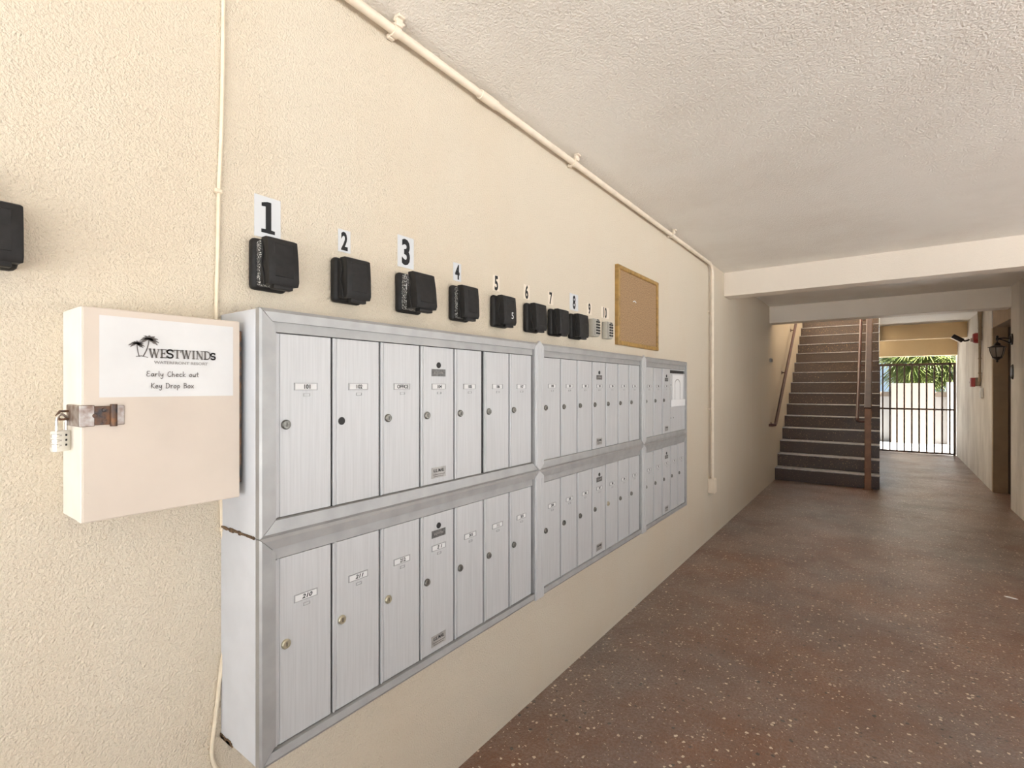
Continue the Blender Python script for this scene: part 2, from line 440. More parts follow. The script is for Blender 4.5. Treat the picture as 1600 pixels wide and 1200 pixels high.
# handrail on the wall
hx = WX + .075
a = onx(1212, 662, hx); 
b = sloped(a[0], a[1], 4.6)
hr = thing('wall_handrail', 'red-brown metal handrail on the wall left of the stairs', 'handrail', (hx, a[0], a[1]))
obj('rail', tube(NB(), [(0, 0, 0), (0, b[0] - a[0], b[1] - a[1])], .021, 12), M['rail'], hr, True)
obj('return', tube(NB(), [(0, 0, 0), (0, -.03, -.014), (-.03, -.05, -.02), (-.075, -.05, -.02)], .019, 10), M['rail'], hr, True)
for L_ in (.12, 1.35, 2.6, 3.9):
    k = sloped(0, 0, L_)
    bm = NB(); tube(bm, [(0, k[0], k[1] - .015), (0, k[0], k[1] - .06), (-.03, k[0], k[1] - .085), (-.072, k[0], k[1] - .085)], .008, 8)
    lathe(bm, [(.028, -.075), (.028, -.068)], (0, k[0], k[1] - .085), 'x', 14)
    obj('bracket', bm, M['rail'], hr, True)
# guard on the open side
px_, py_ = onz(1356, 765, 0)
gt = thing('stair_guard', 'brown tubular guard with post on the open side of the stairs', 'handrail', (px_, py_, 0))
obj('post', box(NB(), -.036, .036, -.025, .025, 0, 1.06, .006), M['post'], gt)
obj('foot_plate', box(NB(), -.055, .055, -.045, .045, 0, .008, .002), M['post'], gt)
k = sloped(0, 1.03, 4.9)
bm = NB()
box(bm, -.04, .04, 0, 4.9, -.03, .03, .008)
bmesh.ops.rotate(bm, verts=bm.verts[:], cent=(0, 0, 0), matrix=Matrix.Rotation(math.atan2(RISE, TREAD), 3, 'X'))
bmesh.ops.translate(bm, verts=bm.verts[:], vec=(0, 0, 1.05))
obj('top_rail', bm, M['post_d'], gt)
gx = -.115
a = sloped(0.02, .92, 0); b = sloped(0.02, .92, 4.9)
obj('grab_rail', tube(NB(), [(gx, a[0], a[1]), (gx, b[0], b[1])], .020, 12), M['rail'], gt, True)
obj('return', tube(NB(), [(gx, a[0], a[1]), (gx, a[0] - .02, a[1] - .02), (gx + .03, -.005, .89), (-.03, -.005, .89)], .017, 10), M['rail'], gt, True)
for L_ in (1.3, 2.6, 3.9):
    k = sloped(0, 0, L_)
    obj('baluster', box(NB(), .012, .036, k[0] - .018, k[0] + .018, k[1] - .06, k[1] + 1.03, .004), M['post'], gt)
    obj('bracket', tube(NB(), [(gx, k[0], k[1] + .91), (gx + .04, k[0], k[1] + .88), (.02, k[0], k[1] + .88)], .008, 8), M['rail'], gt, True)

# ================================================================== MAILBOXES
MX = WX + .174                     # front plane
lock_me = to_mesh('lock', lathe(NB(), [(.0105, 0), (.0105, .0035), (.0085, .006), (.0068, .006), (.0066, .0052), (.0001, .0052)], (0, 0, 0), 'x', 18), M['lock'], True)
lock_b = lock_me.copy(); lock_b.materials[0] = M['brass']
keyslot_me = to_mesh('key_slot', box(NB(), .005, .0057, -.0009, .0009, -.0045, .0045), M['black'])
hole_me = to_mesh('lock_hole', lathe(NB(), [(.0095, 0), (.0095, .0006)], (0, 0, 0), 'x', 12), M['black'])
arrow_me = to_mesh('arrow_lock', lathe(NB(), [(.0085, 0), (.0085, .0015), (.0075, .002), (.0001, .002)], (0, 0, 0), 'x', 16), M['black'], True)
def slot_parts(wd=.056, ht=.0165):
    b = NB(); t = .0016
    box(b, 0, .0022, -wd / 2, wd / 2, ht / 2 - t, ht / 2)
    box(b, 0, .0022, -wd / 2, -wd / 2 + t * 1.2, -ht / 2, ht / 2)
    box(b, 0, .0022, wd / 2 - t * 1.2, wd / 2, -ht / 2, ht / 2)
    box(b, 0, .0022, -wd / 2, wd / 2, -ht / 2, -ht / 2 + t)
    return to_mesh('card_frame', b, M['slot_d'])
slot_me = slot_parts()
cardbg_me = to_mesh('name_card', box(NB(), 0, .0008, -.0265, .0265, -.0068, .0068), M['card'])
def small_tag():
    b = NB(); t = .0011
    box(b, 0, .0012, -.008, .008, .0035 - t, .0035); box(b, 0, .0012, -.008, .008, -.0035, -.0035 + t)
    box(b, 0, .0012, -.008, -.008 + t, -.0035, .0035); box(b, 0, .0012, .008 - t, .008, -.0035, .0035)
    return to_mesh('tag_window', b, M['slot_d'])
tag_me = small_tag()
maker_me = to_mesh('maker_plate', box(NB(), 0, .001, -.028, .028, -.0105, .0105), M['plate_d'])
mail_me = to_mesh('mail_plate', box(NB(), 0, .001, -.029, .029, -.0155, .0155), M['plate'])

def rail_bm(y0, y1, z0, z1, side, wdt, d0, d1):
    """one mitred frame rail; outer edge slopes back"""
    b = NB(); g = .0006
    if side in 'tb':
        zo, zi = (z1, z1 - wdt) if side == 't' else (z0, z0 + wdt)
        o = [(y0 + g, zo), (y1 - g, zo)]; i = [(y0 + wdt + g, zi), (y1 - wdt - g, zi)]
        s = -1 if side == 't' else 1
        zm = zo + s * .007
        mo = [(y0 + .007 + g, zm), (y1 - .007 - g, zm)]
    else:
        yo, yi = (y0, y0 + wdt) if side == 'l' else (y1, y1 - wdt)
        o = [(yo, z0 + g), (yo, z1 - g)]; i = [(yi, z0 + wdt + g), (yi, z1 - wdt - g)]
        s = 1 if side == 'l' else -1
        mo = [(yo + s * .004, z0 + .004 + g), (yo + s * .004, z1 - .004 - g)]
    P = lambda d, q: b.verts.new((d, q[0], q[1]))
    v = [[P(d0, o[k]), P(d1 - .004, o[k]), P(d1, mo[k]), P(d1 - .002, i[k]), P(d0, i[k])] for k in (0, 1)]
    for k in range(5):
        b.faces.new((v[0][k], v[0][(k + 1) % 5], v[1][(k + 1) % 5], v[1][k]))
    b.faces.new(v[0]); b.faces.new(v[1][::-1])
    return b

D0, D1 = .160, .178
UNITS = []
def unit(label, y0, y1, z0, z1, dy0, pitch, names, top, bot, zl, zk, side_rails, arrow=3, ajar=None, hole=(), brassy=(), lock_dark=(), hand=()):
    """a bank of narrow doors. zl / zk: heights of name cards and locks"""
    u = thing('mailbox_unit', label, 'mailbox', (WX, y0, z0), 'wall mailboxes')
    Wd, Ht = y1 - y0, z1 - z0
    obj('housing', box(NB(), 0, D0 - .004, .0008, Wd - .0008, .0008, Ht - .0008, .002), M['house'], u)
    obj('gap_shade_panel', box(NB(), D0 - .004, D0 - .001, .012, Wd - .012, .012, Ht - .012), M['cavity'], u)  # dark sheet that paints in the shade of the gaps between doors
    for s, wd in side_rails:
        obj('frame_rail', rail_bm(0, Wd, 0, Ht, s, wd, D0 - .001, D1), M['frame'], u)
    # inner strip above and below the doors
    dz1, dz0 = top - z0, bot - z0
    ya, yb = dy0 - y0, dy0 - y0 + pitch * len(names)
    obj('inner_strip', box(NB(), D0 - .001, D0 + .009, ya - .004, yb + .004, dz1, Ht - .024, .001, 1), M['frame'], u)
    if dz0 > .034:
        obj('inner_strip', box(NB(), D0 - .001, D0 + .007, ya - .004, yb + .004, .024, dz0, .001, 1), M['frame'], u)
    for i, nm in enumerate(names):
        a_, b_ = ya + i * pitch + .0028, ya + (i + 1) * pitch - .0022
        if ajar == i: b_ -= .008
        b = NB()
        h0, h1 = dz0 + .0015, dz1 - .0015
        box(b, D0 + .001, D0 + .0065, a_ + .011, b_, h0, h1, .0008, 1)
        box(b, D0 + .001, D0 + .0088, a_, a_ + .0045, h0, h1, .0008, 1)      # rolled hinge edge
        box(b, D0 + .001, D0 + .0045, a_ + .0045, a_ + .011, h0, h1)
        d = obj('door', b, M['door'], u)
        F = D0 + .0065; ym = (a_ + b_) / 2 + .004
        if nm is None: continue
        ly = a_ + .024; lz = zk - z0
        if i in hole:
            link('lock_hole', hole_me, d, (F, ly, lz))
        else:
            lk = link('lock', lock_b if i in brassy else lock_me, d, (F, ly, lz))
            link('key_slot', keyslot_me, d, (F, ly, lz))
        cz = zl - z0
        link('card_frame', slot_me, d, (F, ym, cz))
        link('name_card', cardbg_me, d, (F, ym, cz))
        link('tag_window', tag_me, d, (F, ym + .002, cz - .0185))
        if nm:
            inkm = M['ink_l'] if i in lock_dark else M['ink']
            link('lettering', text_mesh(nm, .0125 if i in hand else .0135, inkm, .9 if nm == 'OFFICE' else (1.25 if i in hand else .95), .0003, .25 if i in hand else 0.0), d, (F + .0009, ym + .003, cz))
        if i == arrow:
            link('arrow_lock', arrow_me, d, (F, ym, zl - z0 + .062))
            mp_ = link('maker_plate', maker_me, d, (F, ym, zl - z0 + .040))
            link('lettering', text_mesh('U.S. POSTAL', .0085, M['plate'], .85), d, (F + .0011, ym, zl - z0 + .040))
            link('mail_plate', mail_me, d, (F, ym, bot - z0 + .032))
            link('lettering', text_mesh('U.S. MAIL', .0125, M['ink'], .85, .0002), d, (F + .0011, ym, bot - z0 + .038))
            b = NB()
            for q in range(2): box(b, 0, .0003, -.024 + q * .003, .024 - q * .004, -.0008 - q * .0055, .0008 - q * .0055)
            obj('fine_print', b, M['ink_g'], d, loc=(F + .0011, ym, bot - z0 + .0265))
    UNITS.append(u)
    return u

ZM, ZT, ZB = 1.035, 1.513, .560
YA, YB, YC, YD = .512, 1.549, 2.580, 3.348
T_, B_, L_, R_ = ('t', .026), ('b', .033), ('l', .034), ('r', .030)
uA = unit('upper mailbox bank beside the key drop box, doors 101 to 107', YA, YB, ZM, ZT, .546, .1389, ['101', '102', 'OFFICE', '104', '105', '106', '107'], 1.465, 1.069, 1.350, 1.268, (T_, B_, L_, ('r', .026)), ajar=4, hole=(1,))
uD = unit('lower mailbox bank with door 210 nearest the camera', YA, YB, ZB, ZM, .546, .1389, ['210', '211', '212', '2 1', '301', '302', '303'], .984, .584, .884, .795, (T_, ('b', .024), L_, ('r', .026)), hand=(0, 1, 3), lock_dark=(5,), brassy=(0, 1, 2))
uB = unit('upper middle mailbox bank between the two pointed cover strips', YB, YC, ZM, ZT, 1.588, .1376, ['108', '201', '202', '203', '204', '205', '206'], 1.463, 1.066, 1.352, 1.268, (T_, B_, ('l', .026), ('r', .026)))
uE = unit('lower middle mailbox bank with door 304 at its near end', YB, YC, ZB, ZM, 1.588, .1376, ['304', '305', '306', '307', '308', '309', '310'], .984, .582, .884, .795, (T_, ('b', .024), ('l', .026), ('r', .026)), brassy=(4,), hole=())
uC = unit('upper far mailbox bank with a white paper holder on its last panel', YC, YD, ZM, ZT, 2.617, .1425, ['207', '208', '209'], 1.460, 1.064, 1.352, 1.268, (T_, B_, ('l', .026), ('r', .018)), arrow=2)
uF = unit('lower far mailbox bank of five doors, nearest the stairs', YC, YD, ZB, ZM, 2.617, .1425, ['311', '312', '313', '314', '315'], .984, .578, .884, .795, (T_, ('b', .024), ('l', .026), ('r', .018)), arrow=2)
# fourth compartment of the upper far bank: plain panel with a slot and a paper holder
ya = 2.617 + 3 * .1425 - YC
yb = YD - .018 - YC
zz = lambda z: z - ZM
bm = NB(); box(bm, D0 + .001, D0 + .0065, ya + .003, yb, zz(1.066), zz(1.433)); box(bm, D0 + .001, D0 + .0065, ya + .003, yb, zz(1.452), zz(1.459))
pn = obj('outgoing_panel', bm, M['door'], uC)
obj('inner_strip', box(NB(), D0 - .001, D0 + .009, ya + .003, yb + .003, zz(1.460), ZT - ZM - .024), M['frame'], uC)
obj('slot', box(NB(), D0, D0 + .003, ya + .01, yb - .02, zz(1.434), zz(1.451)), M['black'], pn)
obj('paper_holder', box(NB(), D0 + .0066, D0 + .011, ya + .035, yb - .045, zz(1.25), zz(1.425), .002), M['card'], pn)
arch = [(ya + .075 + .05 - .05 * math.cos(t), zz(1.365) + .03 * math.sin(t)) for t in [math.pi * k / 10 for k in range(11)]]
arch = [(arch[0][0], zz(1.262))] + arch + [(arch[-1][0], zz(1.262))]
obj('holder_outline', stroke(NB(), arch, .006, D0 + .0112, .0008), M['ink_l'], pn)
obj('white_card', box(NB(), D0 + .0066, D0 + .014, ya + .006, yb - .012, zz(1.225), zz(1.268), .001), M['card'], pn)
bm = NB()
for (y_, z_) in ((ya + .012, 1.36), (ya + .012, 1.155), (ya + .06, 1.155)): lathe(bm, [(.0035, D0 + .0065), (.0035, D0 + .0075)], (0, y_, zz(z_)), 'x', 8)
obj('screw', bm, M['black'], pn)
# pointed cover strips over the joints (part of the bank to their left)
def strip(u, yc, z0, z1, wd, flatbot=False):
    y = yc - u.location.y; a_, b_ = z0 - u.location.z, z1 - u.location.z
    b = NB(); k = .020
    low = [(y - wd / 2, a_), (y + wd / 2, a_)] if flatbot else [(y - wd / 2, a_ + k), (y, a_), (y + wd / 2, a_ + k)]
    prism(b, low + [(y + wd / 2, b_ - k), (y, b_), (y - wd / 2, b_ - k)], D1 - .006, D1 + .003, 'x', .0015, 1)
    for q in (-.25, .25):
        box(b, D1 + .003, D1 + .0045, y + wd * q - .004, y + wd * q + .004, a_ + k * 1.4, b_ - k * 1.4, .0008, 1)
    obj('cover_strip', b, M['door'], u)
strip(uA, YB + .006, ZM + .002, ZT + .008, .056)
strip(uD, YB + .006, ZB - .002, ZM - .0005, .056, True)
strip(uB, YC + .008, ZM + .002, ZT + .006, .056)
strip(uE, YC + .008, ZB - .002, ZM - .0005, .056, True)
# rusty line in the seam on the end panel, rust at the foot
bm = NB()
x = .004
while x < .15:
    L = random.uniform(.008, .03); t = random.uniform(.002, .005)
    box(bm, x, min(x + L, .155), -.0015, .001, -t + random.uniform(-.001, .001), t, .0008, 1); x += L * .8
obj('seam_rust', bm, M['rustdirt'], uA)
bm = NB()
for q in range(14):
    x = random.uniform(.0, .05); h = random.uniform(.004, .016)
    box(bm, x, x + random.uniform(.008, .02), -.002, .001, -.0, h * (1 - x / .08), .0008, 1)
obj('foot_rust', bm, M['rustdirt'], uD)

# ================================================================== NUMBER STICKERS AND KEY SAFES
words = ['one', 'two', 'three', 'four', 'five', 'six', 'seven', 'eight', 'nine', 'ten']
stk = [((397, 304), (438, 372), 0), ((528, 360), (547, 393), 0), ((621, 368), (646, 418), 0), ((708, 411), (720, 438), 0), ((770, 429), (780, 453), 1),
       ((818, 445), (827, 467), 1), ((856, 456), (864, 474), 1), ((890, 459), (903, 484), 0), ((917, 473), (924, 491), 1), ((939, 480), (951, 497), 1)]
stickz = []
for i, (p0, p1, clear) in enumerate(stk):
    a, b = onx(*p0, WX), onx(*p1, WX)
    # the sticker's upper edge slants in the picture, so take heights at the middle
    wd = b[0] - a[0]; yc = (a[0] + b[0]) / 2
    ht = {0: .100, 1: .062, 2: .098, 3: .063, 4: .060, 5: .060, 6: .058, 7: .080, 8: .058, 9: .060}[i]
    zc = {0: 1.760, 1: 1.754, 2: 1.772, 3: 1.754, 4: 1.752, 5: 1.750, 6: 1.750, 7: 1.762, 8: 1.750, 9: 1.752}[i]
    t = thing('number_sticker', f"{'clear' if clear else 'white'} wall sticker with black numeral {words[i]} above the key safes", 'sticker', (WX, yc, zc), 'number stickers')
    obj('backing', box(NB(), .0, .0015, -wd / 2, wd / 2, -ht / 2, ht / 2), M['stk_c' if clear else 'stk'], t)
    if i == 0:
        h = .076; k = h / 10
        pts = [(-2.1, -5), (2.3, -5), (2.3, -3.9), (1.1, -3.8), (1.1, 5), (-.2, 5), (-2.0, 4.4), (-2.0, 3.3), (-.7, 3.4), (-.7, -3.8), (-2.1, -3.9)]
        obj('numeral', prism(NB(), [(p[0] * k, p[1] * k) for p in pts], .0016, .0022), M['ink'], t)
    else:
        s = str(i + 1); hh = ht * (.80 if not clear else .92)
        link('numeral', text_mesh(s, hh / .73, M['ink'], .62 if i != 2 else .72, hh * .046), t, (.0016, 0, 0))

def key_cover(label, yl, wd, zb, ht, op=0.0, chipd=False, group='rubber key safe covers', digit=None):
    """black rubber weather cover: back tray, swing-up hood with an S-curved side, key safe body inside"""
    t = thing('key_safe', label, 'key safe', (WX, yl, zb), group)
    obj('back_tray', box(NB(), 0, .026, 0, wd, 0, ht, .011, 3), M['rub'], t, True)
    obj('safe_body', box(NB(), .018, .036 + op * .5, .010, wd - .008, .008, ht - .008, .005, 2), M['chips'] if chipd else M['rub'], t, True)
    # hood: side outline extruded across the width
    o = op
    side = [(.030 + o, ht * .985), (.050 + o, ht * .985), (.060 + o, ht * .95), (.064 + o * 1.2, ht * .60), (.065 + o * 1.4, ht * .16), (.060 + o * 1.4, ht * .07), (.040 + o, .010), (.026 + o * .8, .010), (.024 + o * .6, ht * .30), (.030 + o * .8, ht * .48), (.034 + o, ht * .70), (.034 + o, ht * .86)]
    b = NB()
    prism(b, side, .012, wd, 'y')
    bmesh.ops.recalc_face_normals(b, faces=b.faces[:])
    bmesh.ops.bevel(b, geom=[e for e in b.edges if abs(e.verts[0].co.y - e.verts[1].co.y) < 1e-6], offset=.003, segments=2, affect='EDGES', profile=.5)
    hd = obj('hood', b, M['rub'], t, True)
    # raised lip along the side and the inset face panel
    lip = [(.036 + o, .0115, ht * .93), (.044 + o, .0105, ht * .70), (.036 + o, .0105, ht * .48), (.046 + o, .0105, ht * .25), (.048 + o, .0115, ht * .06)]
    obj('lip', tube(NB(), lip, .0022, 6), M['rub'], hd, True)
    sl = math.atan2(.004 + o * .4, ht * .79)
    b = NB()
    box(b, -.0012, .0016, .026, wd - .014, ht * .22, ht * .86, .0012, 1)
    for v in b.verts: v.co.x += .0645 + o * 1.4 - (v.co.z - ht * .16) * math.tan(sl) 
    obj('face_panel', b, M['rub'], hd)
    obj('pull_tab', box(NB(), .044 + o, .060 + o * 1.3, wd * .30, wd * .85, -.001, .010, .002, 2), M['rub'], hd, True)
    if digit:
        link('scratched_digit', text_mesh(digit, .036, M['card'], .9), hd, (.0675 + o * 1.4, wd * .66, ht * .36))
    return t
ks = [(386, .086, .010, True, 'black rubber key safe cover hanging open under numeral one', None), (514, .090, 0, False, 'closed black rubber key safe cover under numeral two', None),
      (615, .096, .020, True, 'black rubber key safe cover with tilted hood and chipped paint, under numeral three', None), (699, .090, .004, True, 'chipped black key safe cover under numeral four', None),
      (764, .092, 0, False, 'black key safe cover under numeral five with white digit scratched on it', '5'), (816, .094, 0, False, 'black key safe cover under numeral six', None),
      (854, .096, 0, False, 'black key safe cover under numeral seven', None), (886, .102, 0, False, 'black key safe cover under numeral eight, last of the black ones', None)]
for px, wd, op, ch, lb, dg_ in ks:
    key_cover(lb, onx(px, 420, WX)[0], wd, 1.578, .122, op, ch, digit=dg_)
key_cover('black key safe cover cut off by the left edge of the picture', .090, .092, 1.545, .108, 0, False, group='rubber key safe covers')
b = NB(); prism(b, [(.085, 1.655), (.152, 1.650), (.135, 1.690), (.095, 1.705)], .004, .045, 'x', .006, 2)
for o in list(COL.objects):
    if o.get('label', '') == 'black key safe cover cut off by the left edge of the picture':
        bmesh.ops.translate(b, verts=b.verts[:], vec=(0, -o.location.y, -o.location.z))
        obj('shackle_cover', b, M['rub'], o, True)
for px, wd, lb in ((919, .058, 'bare grey push-button key safe under numeral nine'), (940, .062, 'bare grey push-button key safe under numeral ten')):
    y = onx(px, 510, WX)[0]
    t = thing('button_key_safe', lb, 'key safe', (WX, y, 1.607), 'grey key safes')
    obj('body', box(NB(), 0, .034, 0, wd, 0, .092, .005, 2), M['grey_p'], t, True)
    obj('cover', box(NB(), .034, .040, .004, wd - .004, .005, .087, .002, 2), M['grey_p'], t, True)
    for c in range(2):
        for q in range(5):
            obj('button', box(NB(), .039, .046, wd * (.18 + .40 * c), wd * (.18 + .40 * c) + .014, .012 + q * .0145, .021 + q * .0145, .002, 1), M['black'], t)
    obj('latch', box(NB(), .039, .045, wd * .35, wd * .65, .0825, .0865, .001, 1), M['black'], t)

# ================================================================== CORK BOARD
c0 = onx(966, 480, WX + .02); c1 = onx(1029, 480, WX + .02)
cb = thing('cork_board', 'cork pin board in a golden wood frame on the wall', 'pin board', (WX, c0[0], 1.588))
Wc, Hc = c1[0] - c0[0], .455
obj('cork_panel', box(NB(), 0, .012, .018, Wc - .018, .018, Hc - .018), M['cork'], cb)
f = .024
for q in ([(0, 0), (f, f), (f, Hc - f), (0, Hc)], [(Wc, 0), (Wc, Hc), (Wc - f, Hc - f), (Wc - f, f)], [(0, 0), (Wc, 0), (Wc - f, f), (f, f)], [(0, Hc), (f, Hc - f), (Wc - f, Hc - f), (Wc, Hc)]):
    obj('frame_rail', prism(NB(), q, 0, .022, 'x', .003, 1), M['gold'], cb)
bm = NB(); stroke(bm, [(Wc * .36, Hc * .60), (Wc * .40, Hc * .615), (Wc * .43, Hc * .60)], .006, .0122, .001)
obj('paper_scrap', bm, M['card'], cb)

# ================================================================== CONDUIT AND CABLE
pr = .0135
cw, cz = WX + .030, CZ - .034
YV = onx(1113, 500, cw)[0]
cd = thing('conduit', 'beige painted conduit along the ceiling edge turning down the wall', 'conduit', (cw, YV, cz))
obj('ceiling_run', tube(NB(), [(0, -YV + Y0 + .01, 0), (0, -.09, 0)], pr, 14), M['pipe'], cd, True)
el = [(0, -.09 + .09 * math.sin(t), -.09 + .09 * math.cos(t)) for t in [math.pi / 2 * k / 8 for k in range(9)]]
obj('elbow', tube(NB(), el, pr * 1.02, 14), M['pipe'], cd, True)
zbx = .545 - cz
obj('down_run', tube(NB(), [(0, 0, -.09), (0, 0, zbx)], pr, 14), M['pipe'], cd, True)
for y in (onx(763, 145, cw)[0],):
    obj('coupling', lathe(NB(), [(pr, -.05), (pr * 1.28, -.048), (pr * 1.28, .048), (pr, .05)], (0, y - YV, 0), 'y', 16), M['pipe'], cd, True)
obj('coupling', lathe(NB(), [(pr, -.02), (pr * 1.2, -.018), (pr * 1.2, .018), (pr, .02)], (0, -.10, 0), 'y', 16), M['pipe'], cd, True)
obj('coupling', lathe(NB(), [(pr, -.02), (pr * 1.2, -.018), (pr * 1.2, .018), (pr, .02)], (0, 0, -.11), 'z', 16), M['pipe'], cd, True)
for p in ((617, 33), (896, 245), (1049, 362)):
    y = onx(*p, cw)[0] - YV
    b = NB()
    lathe(b, [(pr, -.011), (pr * 1.35, -.011), (pr * 1.35, .011), (pr, .011)], (0, y, 0), 'y', 16)
    box(b, .012, .024, y - .012, y + .012, .004, .033, .002, 1); box(b, .010, .034, y - .013, y + .013, .026, .034, .002, 1)
    box(b, -.026, -.010, y - .011, y + .011, -.018, -.004, .002, 1)
    tube(b, [(.019, y - .018, .018), (.019, y + .018, .018)], .005, 8)
    obj('clamp', b, M['pipe'], cd, True)
for p in ((1113, 488), (1113, 639)):
    z = onx(*p, cw)[1] - cz
    b = NB(); lathe(b, [(pr, -.010), (pr * 1.25, -.010), (pr * 1.25, .010), (pr, .010)], (0, 0, z), 'z', 14)
    box(b, -.030, -.022, -.042, .036, z - .010, z + .010, .001, 1)
    obj('strap', b, M['pipe'], cd, True)
b = NB(); box(b, -.030, .026, -.034, .034, .415 - cz, .545 - cz, .006, 2)
jb = obj('junction_box', b, M['pipe'], cd)
obj('cover_plate', box(NB(), .026, .029, -.030, .030, .422 - cz, .538 - cz, .001, 1), M['pipe'], jb)

wire = [(349, -95), (349, 0), (348, 100), (346, 200), (342, 300), (340, 400), (338, 490), (340, 600), (343, 700), (346, 790), (348, 830), (356, 890), (357, 930), (353, 990), (345, 1050), (337, 1120), (331, 1170), (333, 1190), (340, 1203), (352, 1215)]
P = [(onx(a, b, WX + .005)) for a, b in wire]
cbl = thing('wall_cable', 'thin cable painted cream running down the wall behind the drop box', 'cable', (WX + .0045, P[-1][0], P[-1][1]))
def smooth_path(pts, n=6):
    out = []
    for i in range(len(pts) - 1):
        p0 = pts[max(i - 1, 0)]; p1 = pts[i]; p2 = pts[i + 1]; p3 = pts[min(i + 2, len(pts) - 1)]
        for k in range(n):
            t = k / n
            out.append(tuple(.5 * (2 * b_ + (c_ - a_) * t + (2 * a_ - 5 * b_ + 4 * c_ - d_) * t * t + (3 * b_ - a_ - 3 * c_ + d_) * t ** 3) for a_, b_, c_, d_ in zip(p0, p1, p2, p3)))
    out.append(tuple(pts[-1])); return out
wp = smooth_path([(0, y - P[-1][0], z - P[-1][1]) for y, z in P])
obj('cable_run', tube(NB(), wp, .0042, 8), M['cable'], cbl, True)
for p in ((341, 300), (349, 825)):
    y, z = onx(*p, WX); b = NB(); box(b, -.0045, .006, y - P[-1][0] - .010, y - P[-1][0] + .006, z - P[-1][1] - .005, z - P[-1][1] + .005, .002, 1)
    obj('cable_clip', b, M['cable'], cbl)

# ================================================================== KEY DROP BOX
DX = .119                          # depth
q0 = onx(128, 473, WX + DX); q1 = onx(375, 497, WX + DX)
db = thing('key_drop_box', 'cream painted wooden key drop box at the near end of the mailboxes', 'drop box', (WX, q0[0], 1.118))
Wb, Hb = q1[0] - q0[0], 1.487 - 1.118
obj('carcass', box(NB(), 0, DX - .021, 0, Wb, 0, Hb, .002, 1), M['boxs'], db)
dd = obj('door', box(NB(), DX - .0195, DX, 0, Wb, .001, Hb - .001, .0025, 2), M['boxw'], db)
b = NB(); box(b, DX - .022, DX - .002, -.0015, .0005, .002, Hb - .002, .0005, 1)
obj('edge_band', b, M['boxs'], dd)
obj('hinge', box(NB(), DX - .030, DX - .006, Wb, Wb + .0065, .03, Hb - .02, .0015, 1), M['rust'], db)
b = NB()
for zz_ in (.05, .20, .33): obj('nail', lathe(NB(), [(.002, DX - .001), (.0015, DX + .0006)], (0, .008, zz_), 'x', 8), M['boxw'], db)
b.free()
# hasp round the corner
hz0, hz1 = onx(150, 667, WX + DX)[1] - 1.118, onx(150, 632, WX + DX)[1] - 1.118
hy = onx(173, 650, WX + DX)[0] - q0[0]
hp = obj('hasp', box(NB(), DX, DX + .004, 0.012, hy, hz0 + .003, hz1 - .003, .001, 1), M['rust'], db)
b = NB(); box(b, DX - .075, DX + .004, -.0045, -.0005, hz0 + .001, hz1 - .001, .001, 1); box(b, DX, DX + .0045, -.0045, .016, hz0 + .001, hz1 - .001, .001, 1)
obj('hasp_strap', b, M['rust2'], hp)
obj('hasp_knuckle', tube(NB(), [(DX + .005, hy + .003, hz0), (DX + .005, hy + .003, hz1)], .0052, 10), M['rust'], hp, True)
obj('hasp_leaf', box(NB(), DX, DX + .003, hy + .006, hy + .019, hz0 + .002, hz1 - .002, .001, 1), M['rust2'], hp)
b = NB()
for (y_, z_) in ((hy * .42, .5), (hy * .75, .25), (hy * .75, .75)): lathe(b, [(.004, DX + .004), (.0035, DX + .006), (.0005, DX + .0065)], (0, y_, hz0 + (hz1 - hz0) * z_), 'x', 10)
obj('screw', b, M['rust'], hp, True)
zs = (hz0 + hz1) / 2
b = NB(); tube(b, [(DX - .060, -.004, zs + .007), (DX - .060, -.016, zs + .007), (DX - .060, -.020, zs), (DX - .060, -.016, zs - .007), (DX - .060, -.004, zs - .007)], .0022, 8)
obj('staple', b, M['rust'], hp, True)

# padlock hanging from the staple
pl = thing('padlock', 'small silver combination padlock hanging from the drop box hasp', 'padlock', (WX + DX - .060, q0[0] - .014, 1.118 + zs - .004), rot=(0, 0, R(38)))
bw, bh, bt = .0255, .036, .012
b = NB()
tube(b, [(0, -.0095, -.030), (0, -.0095, -.006)] + [(0, .0 - .0095 * math.cos(t), -.004 + .0095 * math.sin(t)) for t in [math.pi * k / 8 for k in range(9)]] + [(0, .0095, -.030)], .0024, 10)
obj('shackle', b, M['chrome'], pl, True)
bd = obj('body', box(NB(), -bt / 2, bt / 2, -bw / 2 - .003, bw / 2, -.022 - bh, -.022, .0022, 2), M['pad'], pl, True)
for q in range(3):
    z = -.030 - q * .0085
    obj('dial', lathe(NB(), [(.0050, -.0028), (.0058, -.002), (.0058, .002), (.0050, .0028)], (bt * .12, -bw / 2 - .001, z), 'z', 12), M['chrome'], bd, True)
    obj('dial_window', box(NB(), bt / 2 - .0005, bt / 2 + .0006, .001, .0045, z - .0018, z + .0018, .0004, 1), M['black'], bd)
    obj('dial_mark', box(NB(), bt / 2 - .0005, bt / 2 + .0005, -.0085, -.0075, z - .0012, z + .0012), M['ink_g'], bd)

